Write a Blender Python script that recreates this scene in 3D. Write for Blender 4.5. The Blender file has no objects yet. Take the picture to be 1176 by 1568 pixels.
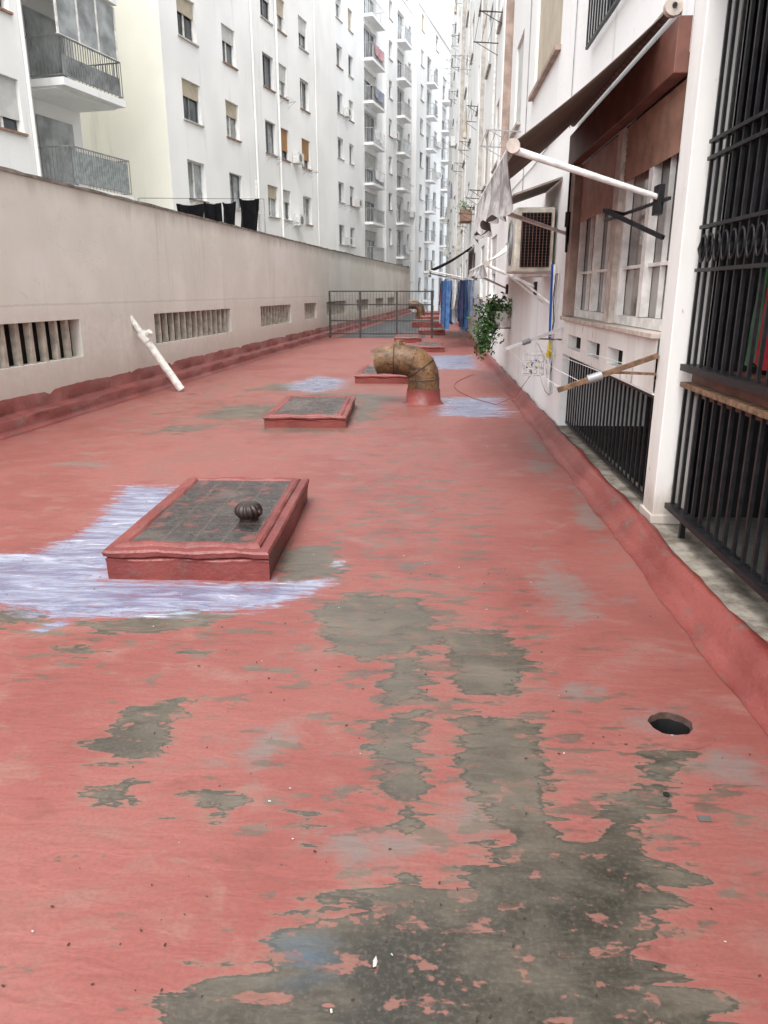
import bpy, math, random
import numpy as np
from mathutils import Vector, Matrix
random.seed(7)
sc=bpy.context.scene
# ------------------------------------------------------------------ node helpers
class NT:
    def __init__(s,name,rough=.7,metal=0,spec=.4):
        s.mat=bpy.data.materials.new(name); s.mat.use_nodes=True
        s.t=s.mat.node_tree; s.b=s.t.nodes['Principled BSDF']
        s.b.inputs['Roughness'].default_value=rough; s.b.inputs['Metallic'].default_value=metal
        s.b.inputs['Specular IOR Level'].default_value=spec
        s.geo=s.t.nodes.new('ShaderNodeNewGeometry')
        s.tc=s.t.nodes.new('ShaderNodeTexCoord')
    def L(s,a,b): s.t.links.new(a,b)
    def set(s,inp,v):
        if hasattr(v,'is_output') or isinstance(v,bpy.types.NodeSocket): s.L(v,inp)
        elif isinstance(v,(tuple,list)):
            inp.default_value=tuple(v)+((1,) if len(v)==3 and len(inp.default_value)==4 else ())
        else: inp.default_value=v
    def vec(s,scale,obj=False):
        m=s.t.nodes.new('ShaderNodeMapping'); m.inputs['Scale'].default_value=scale
        s.L(s.tc.outputs['Object'] if obj else s.geo.outputs['Position'],m.inputs['Vector']); return m.outputs[0]
    def noise(s,scale,det=4,rough=.55,dist=0,obj=False,sc=1):
        n=s.t.nodes.new('ShaderNodeTexNoise'); n.inputs['Scale'].default_value=sc
        n.inputs['Detail'].default_value=det; n.inputs['Roughness'].default_value=rough; n.inputs['Distortion'].default_value=dist
        s.L(s.vec(scale,obj),n.inputs['Vector']); return n.outputs['Fac']
    def math(s,op,a,b=0,c=0):
        n=s.t.nodes.new('ShaderNodeMath'); n.operation=op
        s.set(n.inputs[0],a); s.set(n.inputs[1],b); s.set(n.inputs[2],c); return n.outputs[0]
    def ramp(s,v,a,b,lo=0,hi=1):
        n=s.t.nodes.new('ShaderNodeMapRange'); n.interpolation_type='SMOOTHSTEP'
        s.set(n.inputs['Value'],v); n.inputs['From Min'].default_value=a; n.inputs['From Max'].default_value=b
        n.inputs['To Min'].default_value=lo; n.inputs['To Max'].default_value=hi; return n.outputs[0]
    def mix(s,f,a,b):
        n=s.t.nodes.new('ShaderNodeMix'); n.data_type='RGBA'
        s.set(n.inputs[0],f); s.set(n.inputs[6],a); s.set(n.inputs[7],b); return n.outputs[2]
    def attr(s,name):
        n=s.t.nodes.new('ShaderNodeAttribute'); n.attribute_name=name; return n.outputs['Fac']
    def sep(s):
        n=s.t.nodes.new('ShaderNodeSeparateXYZ'); s.L(s.geo.outputs['Position'],n.inputs[0]); return n.outputs
    def col(s,c): s.set(s.b.inputs['Base Color'],c)
    def rough(s,v): s.set(s.b.inputs['Roughness'],v)
    def bump(s,h,st=.3,d=.02):
        n=s.t.nodes.new('ShaderNodeBump'); n.inputs['Strength'].default_value=st; n.inputs['Distance'].default_value=d
        s.L(h,n.inputs['Height']); s.L(n.outputs[0],s.b.inputs['Normal'])
def simple(name,c,rough=.6,metal=0,var=.25,sc=6,bump=.1,spec=.4):
    m=NT(name,rough,metal,spec); n=m.noise((sc,sc,sc),3)
    d=tuple(x*(1-var) for x in c); l=tuple(min(1,x*(1+var*.6)) for x in c)
    m.col(m.mix(m.ramp(n,.3,.7),d,l)); 
    if bump>.12: m.bump(m.noise((sc*8,sc*8,sc*8),1),bump,.01)
    return m.mat
def plaster(name,c,grime=(.25,.22,.18),amt=.5,sv=1.0,bump=.15):
    m=NT(name,.85,0,.2)
    big=m.noise((.35,.35,.25),2); st=m.noise((2.2*sv,2.2*sv,.18),4,.65); fine=m.noise((14,14,14),2,.6)
    c2=tuple(x*.9 for x in c)
    k=m.mix(m.ramp(big,.35,.65),c2,c)
    k=m.mix(m.math('MULTIPLY',m.ramp(st,.56,.80),amt),k,grime)
    k=m.mix(m.math('MULTIPLY',m.ramp(fine,.55,.8),amt*.35),k,grime)
    m.col(k); return m.mat
# ------------------------------------------------------------------ mesh builder
class MB:
    def __init__(s): s.v=[];s.f=[];s.m=[];s.mats=[];s.sm=[]
    def mi(s,mat):
        if mat not in s.mats: s.mats.append(mat)
        return s.mats.index(mat)
    def add(s,vs,fs,mat,smooth=False):
        o=len(s.v); s.v+= [tuple(p) for p in vs]; i=s.mi(mat)
        for f in fs: s.f.append(tuple(o+k for k in f)); s.m.append(i); s.sm.append(smooth)
    def quad(s,a,b,c,d,mat): s.add([a,b,c,d],[(0,1,2,3)],mat)
    def box(s,x0,x1,y0,y1,z0,z1,mat,T=None):
        vs=[Vector((x,y,z)) for z in(z0,z1) for y in(y0,y1) for x in(x0,x1)]
        if T: vs=[T@p for p in vs]
        s.add(vs,[(0,2,3,1),(4,5,7,6),(0,1,5,4),(2,6,7,3),(0,4,6,2),(1,3,7,5)],mat)
    def tube(s,pts,rad,mat,seg=12,caps=True,smooth=True):
        pts=[Vector(p) for p in pts]; n=len(pts)
        if not hasattr(rad,'__len__'): rad=[rad]*n
        vs=[];fs=[]; up=Vector((0,0,1)); prev=None
        for i in range(n):
            t=(pts[min(i+1,n-1)]-pts[max(i-1,0)]).normalized()
            if prev is None:
                a=t.orthogonal().normalized()
            else: a=(prev-t*prev.dot(t)).normalized()
            prev=a; b=t.cross(a)
            for k in range(seg):
                an=2*math.pi*k/seg; vs.append(pts[i]+(a*math.cos(an)+b*math.sin(an))*rad[i])
        for i in range(n-1):
            for k in range(seg):
                k2=(k+1)%seg; fs.append((i*seg+k,i*seg+k2,(i+1)*seg+k2,(i+1)*seg+k))
        s.add(vs,fs,mat,smooth)
        if caps:
            s.add(vs[:seg],[tuple(range(seg))[::-1]],mat); s.add(vs[-seg:],[tuple(range(seg))],mat)
    def bar(s,p0,p1,w,mat): s.tube([p0,p1],w,mat,4,True,False)
    def obj(s,name,parent=None,bevel=0,loc=None):
        me=bpy.data.meshes.new(name); me.from_pydata(s.v,[],s.f)
        for m in s.mats: me.materials.append(m)
        me.polygons.foreach_set('material_index',s.m); me.polygons.foreach_set('use_smooth',s.sm); me.update()
        o=bpy.data.objects.new(name,me); sc.collection.objects.link(o)
        if parent: o.parent=parent
        if bevel:
            b=o.modifiers.new('bevel','BEVEL'); b.width=bevel; b.segments=2; b.limit_method='ANGLE'
        return o
def empty(name,loc=(0,0,0),rz=0):
    e=bpy.data.objects.new(name,None); sc.collection.objects.link(e); e.location=loc; e.rotation_euler=(0,0,rz); e.empty_display_size=.2; return e
# ------------------------------------------------------------------ materials
WHITE=plaster('white_plaster',(.87,.865,.84),amt=.22)
WHITE2=plaster('cream_plaster',(.85,.83,.73),amt=.2)
WHITE3=plaster('hazed_white_plaster',(.89,.89,.88),amt=.1)  # paler and cleaner: distance haze put into the wall colour
WHITER=plaster('white_facade_plaster',(.83,.83,.81),amt=.42,sv=1.5)
m=NT('chipped_white_paint',.7,0,.3); a=m.noise((9,9,3),5,.65); b=m.noise((3,3,.8),3); k=m.mix(m.ramp(b,.4,.7,0,.5),(.76,.75,.71),(.55,.51,.45)); k=m.mix(m.ramp(a,.62,.67,0,.8),k,(.34,.27,.2)); z=m.sep()[2]; k=m.mix(m.ramp(m.math('SUBTRACT',z,m.math('MULTIPLY',a,.5)),-.1,.2,.7,0),k,(.35,.29,.24)); m.col(k); m.bump(a,.3,.01); POSTM=m.mat
SILL=simple('sill_terracotta',(.28,.17,.12),.8)
STONE=simple('sill_stone',(.45,.42,.38),.8)
SLABM=simple('balcony_slab_paint',(.6,.58,.55),.8)
def shutter(name,c,per=22):
    m=NT(name,.6,0,.3); z=m.sep()[2]; w=m.math('FRACT',m.math('MULTIPLY',z,per))
    n=m.noise((3,3,3),2); k=m.mix(m.ramp(n,.3,.7),tuple(x*.8 for x in c),c)
    m.col(m.mix(m.ramp(w,.0,.18,.55,0),k,tuple(x*.35 for x in c))); return m.mat
SH_W=shutter('shutter_white',(.6,.6,.57)); SH_B=shutter('shutter_beige',(.5,.43,.32)); SH_BR=shutter('shutter_brown',(.34,.17,.11),20)
SH_O=shutter('shutter_ochre',(.38,.2,.08))
def glassmat(name,c,rough=.12):
    m=NT(name,rough,0,.6); n=m.noise((.6,.6,.6),2,obj=False); m.col(m.mix(m.ramp(n,.4,.6),c,tuple(x*2.2+.01 for x in c))); return m.mat
GLASS=glassmat('window_glass',(.03,.035,.04)); GLASSF=glassmat('hazed_window_glass',(.07,.075,.085),.3)  # GLASSF is lightened so its colour carries the distance haze
GLASSC=simple('curtained_glass',(.30,.32,.32),.2,0,.5,1.5,0,.6)
FR_W=simple('window_frame_white',(.72,.7,.66),.5); FR_D=simple('window_frame_alu',(.18,.18,.18),.4)
FR_C=simple('window_frame_cream',(.50,.43,.37),.55,0,.3,9)
BLACK=simple('black_iron',(.016,.016,.018),.45,.3,.4,20,.15)
DARK=simple('dark_interior',(.02,.02,.02),.9,0,.5,2,0,.1)  # near-black; mostly colours in the shade inside openings
RUST=simple('rusty_iron',(.20,.12,.07),.8,.2,.5,25,.3)
GREY=simple('grey_metal',(.3,.3,.3),.5,.3)
WPAINT=simple('white_painted_metal',(.70,.69,.66),.4,0,.2,12)
BRN=simple('brown_red_panel',(.15,.06,.042),.55,0,.3,5)
PINKB=simple('pinkish_trim',(.34,.25,.205),.7,0,.3,5)
CONC=NT('ledge_concrete',.9,0,.2)
n=CONC.noise((5,5,5),5,.65); CONC.col(CONC.mix(CONC.ramp(n,.35,.65),(.11,.09,.07),(.30,.265,.22))); CONC.bump(n,.4,.02); CONC=CONC.mat
def redpaint(name,dirt=.5,s=1):
    m=NT(name,.45,0,.45); a=m.noise((2,2,2),4); b=m.noise((9,5,12),4,.65); f=m.noise((40,40,40),2)
    k=m.mix(m.ramp(a,.35,.65),(.145*s,.026*s,.021*s),(.215*s,.050*s,.041*s))
    k=m.mix(m.math('MULTIPLY',m.ramp(b,.54,.72),dirt),k,(.13,.09,.075))
    k=m.mix(m.ramp(f,.5,.8,0,.3),k,(.09,.02,.017))
    m.col(k); m.bump(m.math('ADD',f,m.math('MULTIPLY',b,2)),.35,.012); return m.mat
RED=redpaint('red_waterproof_paint',.4) 
REDL=redpaint('red_curb_paint',.85,1.1)
# ------------------------------------------------------------------ camera / light
cam=bpy.data.cameras.new('camera'); co=bpy.data.objects.new('camera',cam); sc.collection.objects.link(co); sc.camera=co
cam.sensor_fit='VERTICAL'; cam.sensor_height=36; cam.lens=36*1132/1568; cam.clip_end=2000; cam.clip_start=.05
co.location=(0,0,1.6); co.rotation_euler=(math.radians(90-16.62),0,math.radians(3.4))
w=bpy.data.worlds.new('World'); sc.world=w; w.use_nodes=True; nt=w.node_tree
bg=nt.nodes['Background']; sky=nt.nodes.new('ShaderNodeTexSky'); sky.sky_type='NISHITA'; sky.sun_disc=False
SEL=62; SAZ=188
sky.sun_elevation=math.radians(SEL); sky.sun_rotation=math.radians(SAZ); sky.dust_density=3; sky.air_density=1.0
hs=nt.nodes.new('ShaderNodeHueSaturation'); hs.inputs['Saturation'].default_value=.26; hs.inputs['Value'].default_value=3.8
nt.links.new(sky.outputs[0],hs.inputs['Color']); nt.links.new(hs.outputs[0],bg.inputs['Color']); bg.inputs['Strength'].default_value=.15
sun=bpy.data.lights.new('sun','SUN'); sun.energy=1.2; sun.angle=math.radians(30); sun.color=(1,.98,.95)
so=bpy.data.objects.new('sun',sun); sc.collection.objects.link(so)
el=math.radians(SEL); az=math.radians(SAZ)
sd=Vector((math.sin(az)*math.cos(el),math.cos(az)*math.cos(el),math.sin(el)))
so.rotation_euler=(-sd).to_track_quat('-Z','Y').to_euler()
sc.view_settings.view_transform='Standard'; sc.view_settings.look='None'; sc.view_settings.exposure=0
# ------------------------------------------------------------------ floor
def leftx(y): return -4.83+.0632*(y-7.98)
P={
'big':[(-60,100),(-60,125),(-59,133),(-39,143),(-35,153),(-20,166),(-4,172),(9,169),(15,182),(29,188),(44,186),(64,196),(71,185),(75,175),(70,163),(61,157),(62,143),(71,139),(75,128),(72,100)],
'p2':[(-62,357),(-40,376),(-7,373),(7,345),(8,319),(-12,308),(-26,295),(-43,313)],
'p3':[(-17,302),(0,309),(1,269),(-15,263)],
'p4':[(7,337),(38,332),(51,306),(45,282),(30,271),(14,270),(15,297),(10,319)],
'p5':[(-22,249),(-2,259),(2,218),(-1,195),(-5,190),(-12,217)],
'p6':[(13,255),(47,257),(45,232),(44,198),(48,179),(30,183),(20,202),(13,215)],
'p7':[(-118,257),(-97,268),(-95,244),(-95,223),(-110,220),(-122,226)],
'p8':[(-110,203),(-98,212),(-95,199),(-106,196)],
'p9':[(-75,206),(-54,208),(-63,194)],'p10':[(-41,196),(-32,198),(-35,187)],
'p11':[(79,238),(96,239),(88,223),(80,209),(58,187),(55,195),(62,210),(78,225)],
'p12a':[(-240,345),(-199,345),(-190,330),(-225,322)],'p12b':[(-180,333),(-151,335),(-130,352),(-98,346),(-120,325),(-160,318)],
'p12c':[(-118,305),(-97,306),(-100,297),(-116,299)],'p12d':[(-172,303),(-151,303),(-155,296),(-170,297)],
'p13':[(-93,450),(-60,460),(-48,405),(-83,390)],
'p14a':[(-310,942),(-217,950),(-205,1080),(-300,1060)],'p14b':[(-330,840),(-270,860),(-262,900),(-320,890)],
'p14c':[(-105,930),(-70,930),(-62,1150),(-110,1180)],'p14d':[(-205,880),(-150,845),(-95,860),(-95,885)],
'p14e':[(-300,1240),(-220,1230),(-200,1330),(-280,1340)],'p14f':[(-195,1120),(-60,1120),(-50,1200),(-190,1210)],
}
FADE=[(1.18,8.04,.12,.8),(1.3,5.9,.12,.6),(1.08,3.76,.12,.12),(.62,2.77,.14,.12),(.9,2.6,.2,.12),(1.2,5.3,.12,.8),(1.1,2.3,.2,.2),(-.6,2.3,.15,.15),(1.1,7,.2,.5),(.2,2.0,.1,.2),(-3.3,6.8,.4,.2),(-.2,1.85,.3,.10),(.75,3.9,.25,.5)]
BL={'b1':[(-262,601),(-211,604),(-186,545),(-184,420),(-184,391),(-88,391),(-50,402),(-53,426),(-52,392),(-58,374),(-89,349),(-147,338),(-188,331),(-240,350),(-285,400),(-269,430),(-250,439),(-240,480)],
'b1b':[(-185,336),(-175,332),(-186,318),(-194,320)],
'b2':[(-255,1311),(-221,1472),(-150,1400),(-148,1280),(-182,1209),(-230,1240)],'b3':[(15,1169),(118,1180),(112,978),(12,985)],'b4':[(-3,1950),(118,1999),(110,1607),(5,1601)]}
def sdf(px,py,poly):
    poly=np.array(poly)/100.; n=len(poly); d=np.full(px.shape,1e9); ins=np.zeros(px.shape,bool)
    for i in range(n):
        a=poly[i];b=poly[(i+1)%n];e=b-a
        wx=px-a[0];wy=py-a[1];t=np.clip((wx*e[0]+wy*e[1])/(e@e+1e-12),0,1)
        d=np.minimum(d,(wx-e[0]*t)**2+(wy-e[1]*t)**2)
        c=((a[1]>py)!=(b[1]>py))&(px<(e[0])*(py-a[1])/(e[1]+1e-12)+a[0]); ins^=c
    d=np.sqrt(d); return np.where(ins,d,-d)
def fields(x,y):
    wear=np.zeros(x.shape)
    for k,p in P.items():
        sc_=.11 if k=='big' else (.3 if k.startswith('p14') else .085)
        s=np.clip(.5+sdf(x,y,p)/(2*sc_)+(-.06 if k[:3] in('p14','p12') else 0),0,1); wear=np.maximum(wear,s)
    blue=np.zeros(x.shape)
    for k,p in BL.items():
        sc_={'b1':.16,'b1b':.04}.get(k,.3); blue=np.maximum(blue,np.clip(.5+sdf(x,y,p)/(2*sc_),0,1))
    dark=np.clip(sdf(x,y,P['big'])/.12,0,1)
    dark=np.maximum(dark,np.clip(sdf(x,y,P['p11'])/.06,0,1)*.7)
    for k in('p7','p8'): dark=np.maximum(dark,np.clip(sdf(x,y,P[k])/.04,0,1)*.35)
    fade=np.zeros(x.shape)
    for (cx,cy,rx,ry) in FADE: fade=np.maximum(fade,np.clip(1.05-np.sqrt(((x-cx)/rx)**2+((y-cy)/ry)**2)*.55,0,1))
    g=lambda cx,cy,rx,ry:np.exp(-(((x-cx)/rx)**2+((y-cy)/ry)**2))
    scat=g(-.1,5.5,.7,2.6)*1.1+g(-1.8,9.8,2.2,2.2)*1.1+g(.1,2.6,.6,1.3)*.9+g(-1.6,3.2,1.0,.5)*.9+g(.9,2.2,.35,.5)*.6+g(-1.5,13,1.6,2.)+g(-3.8,14,.8,6)*.7
    sm=np.clip(1.2-np.sqrt(((x+.30)/.12)**2+((y-1.44)/.09)**2),0,1)
    return dict(wear=wear,blue=blue,dark=dark,fade=fade,scat=np.clip(scat,0,1.2),smear=sm)
def setfields(me):
    n=len(me.vertices); c=np.empty(n*3); me.vertices.foreach_get('co',c); c=c.reshape(-1,3)
    for k,v in fields(c[:,0],c[:,1]).items():
        a=me.attributes.new(k,'FLOAT','POINT'); a.data.foreach_set('value',v.astype(np.float32))
m=NT('red_rooftop_paint',.6,0,.45)
st=m.noise((3.2,15,1),4,.62,.5); s2=m.noise((13,17,13),3,.65); big=m.noise((.7,.5,1),2); med=m.noise((3,4,3),5,.68,.4); fine=m.noise((65,65,65),2,.7); s3=m.noise((4.5,13,4),4,.62,.3)
def c(*a): return tuple(x*.54 for x in a)
base=m.mix(m.ramp(big,.35,.65),c(.41,.115,.092),c(.50,.175,.145))
base=m.mix(m.ramp(med,.5,.72,0,.75),base,c(.49,.26,.21))
base=m.mix(m.ramp(med,.30,.45,.6,0),base,c(.31,.09,.073))
base=m.mix(m.ramp(m.math('ADD',m.math('MULTIPLY',big,.6),m.math('MULTIPLY',med,.4)),.50,.60,0,.5),base,c(.35,.15,.12))
base=m.mix(m.ramp(s2,.52,.75,0,.4),base,c(.36,.17,.135))
base=m.mix(m.ramp(fine,.3,.65,.30,0),base,c(.25,.085,.07))
base=m.mix(m.ramp(fine,.70,.78,0,.7),base,c(.15,.11,.09))
yy=m.sep()[1]
tl=m.math('ABSOLUTE',m.math('SUBTRACT',m.math('FRACT',m.math('ADD',m.math('MULTIPLY',yy,6.2),m.math('MULTIPLY',med,1.1))),.5))
tile=m.math('MULTIPLY',m.math('MULTIPLY',m.ramp(tl,.0,.09,1,0),m.ramp(s3,.50,.58)),m.ramp(m.attr('scat'),.15,.6,0,.7))
base=m.mix(tile,base,c(.20,.10,.08))
fd=m.math('ADD',m.attr('fade'),m.math('ADD',m.math('MULTIPLY',m.math('SUBTRACT',med,.5),1.8),m.math('MULTIPLY',m.math('SUBTRACT',s2,.5),1.2)))
base=m.mix(m.ramp(fd,.45,1.1,0,.8),base,c(.29,.24,.21))
wv=m.math('ADD',m.attr('wear'),m.math('ADD',m.math('MULTIPLY',m.math('SUBTRACT',st,.5),2.1),m.math('MULTIPLY',m.math('SUBTRACT',s2,.5),.9)))
wm=m.ramp(wv,.485,.52); halo=m.ramp(wv,.28,.5,0,.55)
sm_=m.ramp(m.math('ADD',s3,m.math('MULTIPLY',m.attr('scat'),.115)),.655,.675,0,.75)
rem=m.ramp(m.math('ADD',m.math('MULTIPLY',s2,.5),m.math('MULTIPLY',s3,.5)),.55,.58,0,.9)
wm=m.math('MULTIPLY',wm,m.math('SUBTRACT',1,rem))
wm=m.math('MAXIMUM',wm,sm_)
wc=m.mix(m.ramp(med,.3,.7),c(.125,.10,.072),c(.235,.195,.145))
dk=m.math('MULTIPLY',m.attr('dark'),m.ramp(med,.34,.64,1,.45))
wc=m.mix(dk,wc,c(.055,.048,.033))
wc=m.mix(m.ramp(fine,.45,.7,0,.35),wc,c(.24,.215,.17))
edge=m.math('MULTIPLY',m.ramp(wv,.5,.56),m.ramp(wv,.56,.70,1,0)); wc=m.mix(m.math('MULTIPLY',edge,.6),wc,c(.055,.055,.042))
wc=m.mix(m.math('MULTIPLY',m.attr('smear'),m.ramp(st,.45,.58,0,.8)),wc,c(.13,.18,.22))
base=m.mix(halo,base,c(.37,.20,.15))
colr=m.mix(wm,base,wc)
bs=m.noise((2.2,11,4),5,.7,1.2)
bv=m.math('ADD',m.attr('blue'),m.math('ADD',m.math('MULTIPLY',m.math('SUBTRACT',bs,.5),1.7),m.math('MULTIPLY',m.math('SUBTRACT',s2,.5),.9)))
bm=m.ramp(bv,.40,.86,0,.88)
bc=m.mix(m.ramp(bs,.38,.66),(.125,.15,.24),(.30,.34,.43))
bc=m.mix(m.ramp(s2,.5,.7,0,.6),bc,(.19,.15,.185))
bc=m.mix(m.ramp(bs,.62,.68,0,.85),bc,(.56,.59,.65))
colr=m.mix(bm,colr,bc)
m.col(colr)
wet=m.math('MULTIPLY',wm,m.ramp(med,.35,.6,1,.3))
m.rough(m.math('MAXIMUM',.2,m.math('SUBTRACT',m.ramp(big,.35,.65,.50,.62),m.math('ADD',m.math('MULTIPLY',wet,.22),m.math('MULTIPLY',bm,.28)))))
bst=m.noise((5,15,5),3,.55,.4)
m.bump(m.math('ADD',bst,m.math('MULTIPLY',m.noise((50,50,50),1),.12)),.38,.022); FLOOR=m.mat
ys=[-4.0]
while ys[-1]<62: ys.append(ys[-1]+(.15 if ys[-1]<.8 else max(.018,.009*ys[-1])))
ys=np.array(ys); NX=300; DX,DY,DR=.955,2.56,.08
V=[];idx={}
for j,y in enumerate(ys):
    xl=leftx(y)-.02; V+= [(xl+(1.40-xl)*i/(NX-1),y,0) for i in range(NX)]
F=[]
for j in range(len(ys)-1):
    for i in range(NX-1):
        a=j*NX+i; q=V[a]
        if abs(q[1]-DY)<.15 and abs(q[0]-DX)<.15:
            if any(math.hypot(V[k][0]-DX,V[k][1]-DY)<DR+.008 for k in(a,a+1,a+NX,a+NX+1)): continue
        F.append((a,a+1,a+NX+1,a+NX))
me=bpy.data.meshes.new('rooftop_floor'); me.from_pydata(V,[],F); me.materials.append(FLOOR); me.update(); setfields(me)
fo=bpy.data.objects.new('rooftop_floor',me); sc.collection.objects.link(fo)
# drain
dr=empty('roof_drain_hole')
mb=MB(); seg=64
def rr(k,r):
    t=2*math.pi*k/seg; return r*(1+.03*math.sin(2*t+1)+.025*math.sin(5*t)+.018*math.sin(11*t)) 
rings=[(.165,.0015),(DR,.003),(DR-.003,-.008),(DR-.006,-.022),(DR-.008,-.25)]
vs=[];fs=[]
for ri,(r,z) in enumerate(rings):
    for k in range(seg):
        a=2*math.pi*k/seg; q=rr(k,r) if ri else r
        vs.append((DX+q*math.cos(a),DY+q*math.sin(a),z))
for ri in range(4):
    for k in range(seg): fs.append((ri*seg+k,(ri+1)*seg+k,(ri+1)*seg+(k+1)%seg,ri*seg+(k+1)%seg))
mb.add(vs[:2*seg],fs[:seg],FLOOR,False); o=mb.obj('rim',dr); setfields(o.data)
mb=MB(); mb.add(vs,fs[seg:3*seg],simple('drain_mortar',(.08,.045,.035),.9,0,.5,30),True); mb.add(vs,fs[3*seg:],DARK,True); mb.add([vs[4*seg+k] for k in range(seg)],[tuple(range(seg))],DARK); mb.obj('shaft',dr)  # lower shaft and bottom coloured near-black as painted depth shade
db=empty('floor_debris'); mb=MB()
DG=simple('dull_metal_tag',(.10,.09,.08),.7)
mb.box(.875,.915,2.005,2.03,.001,.006,DG); mb.tube([(.81,2.13,.002),(.81,2.13,.006)],.011,DARK,12)
BROWNLEAF=simple('debris',(.05,.035,.025),.9); CHIPW=simple('paint_chip',(.45,.44,.42),.8)
for i in range(340):
    y=1.3+random.random()**1.6*9; x=random.uniform(-2.5 if y>3 else -1.1,1.2); s=random.uniform(.0015,.005)
    T=Matrix.Translation((x,y,.003))@Matrix.Rotation(random.random()*6,4,'Z')
    mb.box(-s,s,-s*.5,s*.5,0,.002,random.choice([BROWNLEAF,BROWNLEAF,BROWNLEAF,CHIPW,DG]),T)
mb.add([(-.112,1.42,.004),(-.104,1.422,.006),(-.101,1.437,.005),(-.106,1.452,.007),(-.113,1.44,.004)],[(0,1,2,3,4)],CHIPW)
mb.obj('chips',db)
mb=MB(); mb.box(leftx(-4)-1,4,-4,-3.9,-4,-.01,CONC); 
mb.quad((leftx(-4)-.4,-4,-.3),(3,-4,-.3),(3,62,-.3),(leftx(62)-.2,62,-.3),CONC); mb.quad((leftx(62)-.2,62,-.0),(3,62,-.0),(3,62,-4),(leftx(62)-.2,62,-4),CONC); mb.obj('roof_slab')
mb=MB(); mb.quad((-400,-400,-4),(400,-400,-4),(400,400,-4),(-400,400,-4),simple('ground_asphalt',(.12,.12,.115),.9)); mb.obj('ground')
mb=MB(); mb.quad((leftx(27)+.3,27.3,.004),(-.15,27.3,.004),(-.15,61.9,.004),(leftx(62)+.3,61.9,.004),simple('grey_roof_membrane',(.06,.062,.065),.7,0,.4,2)); mb.obj('roof_membrane')
# ------------------------------------------------------------------ curbs
def extr(prof,ya,yb,step,mat,fx,name,par=None):
    mb=MB(); vs=[];fs=[]; n=len(prof); N=int((yb-ya)/step)+1
    for j in range(N+1):
        y=ya+(yb-ya)*j/N
        for i,(px,pz) in enumerate(prof):
            jt=.008*math.sin(y*3.1+i)+.006*math.sin(y*7.7+2*i)+.003*math.sin(y*23+i*3)
            vs.append((fx(y)+px+jt,y,pz+(jt*.6 if pz>.01 else 0)))
    for j in range(N):
        for i in range(n-1): a=j*n+i; fs.append((a,a+1,a+n+1,a+n))
    mb.add(vs,fs,mat,True); return mb.obj(name,par)
extr([(1.28,.004),(1.325,.012),(1.36,.05),(1.40,.105),(1.43,.130),(1.468,.137),(1.478,.05)],-3.9,61.9,.08,REDL,lambda y:0,'red_roof_curb')
o=extr([(.06,.004),(.0,.012),(-.02,.06),(-.03,.155),(-.045,.17),(-.17,.185),(-.18,.20),(-.19,.36),(-.215,.38),(-.23,.38)],-3.9,61.9,.15,REDL,leftx,'red_roof_curb')
# ------------------------------------------------------------------ left boundary wall
A0=(leftx(7.98)-.2,7.98,0); ang=-math.atan2(.0631,.998)
m=NT('boundary_wall_plaster',.85,0,.2)
sp=m.sep(); z=sp[2]
st=m.noise((1.6,1.6,.25),5,.65,.3); bg_=m.noise((.5,.5,.6),4,.6); fn=m.noise((10,10,10),4,.65)
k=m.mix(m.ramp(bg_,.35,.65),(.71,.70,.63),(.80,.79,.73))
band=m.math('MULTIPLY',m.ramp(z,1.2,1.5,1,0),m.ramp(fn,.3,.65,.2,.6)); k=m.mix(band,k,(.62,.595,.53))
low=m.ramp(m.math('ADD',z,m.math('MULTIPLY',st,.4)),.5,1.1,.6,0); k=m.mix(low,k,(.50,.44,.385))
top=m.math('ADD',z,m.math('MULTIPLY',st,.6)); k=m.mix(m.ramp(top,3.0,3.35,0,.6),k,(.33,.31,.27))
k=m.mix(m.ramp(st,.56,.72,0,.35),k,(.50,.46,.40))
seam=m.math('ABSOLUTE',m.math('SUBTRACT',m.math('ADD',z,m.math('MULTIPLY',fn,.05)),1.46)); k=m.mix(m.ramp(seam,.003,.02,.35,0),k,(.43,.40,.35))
cr=m.noise((1.1,1.1,1.6),4,.6,1.2); ce=m.math('ABSOLUTE',m.math('SUBTRACT',cr,.5)); k=m.mix(m.ramp(ce,.0,.003,.35,0),k,(.38,.35,.31))
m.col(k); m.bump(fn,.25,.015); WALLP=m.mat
def facade(mb,X0,n,u0,u1,z0,z1,ops,mat,depth=.2,rev=None):
    us=sorted(set([u0,u1]+[o[0] for o in ops]+[o[1] for o in ops])); zs=sorted(set([z0,z1]+[o[2] for o in ops]+[o[3] for o in ops]))
    us=[u for u in us if u0<=u<=u1]; zs=[z for z in zs if z0<=z<=z1]
    for i in range(len(us)-1):
        for j in range(len(zs)-1):
            cu=(us[i]+us[i+1])/2; cz=(zs[j]+zs[j+1])/2
            if any(o[0]<cu<o[1] and o[2]<cz<o[3] for o in ops): continue
            mb.quad((X0,us[i],zs[j]),(X0,us[i+1],zs[j]),(X0,us[i+1],zs[j+1]),(X0,us[i],zs[j+1]),mat)
    X1=X0-n*depth; rev=rev or mat
    for (a,b,c,d) in [o[:4] for o in ops]:
        mb.quad((X0,a,c),(X0,b,c),(X1,b,c),(X1,a,c),rev); mb.quad((X0,a,d),(X0,b,d),(X1,b,d),(X1,a,d),rev)
        mb.quad((X0,a,c),(X0,a,d),(X1,a,d),(X1,a,c),rev); mb.quad((X0,b,c),(X0,b,d),(X1,b,d),(X1,b,c),rev)
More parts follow.
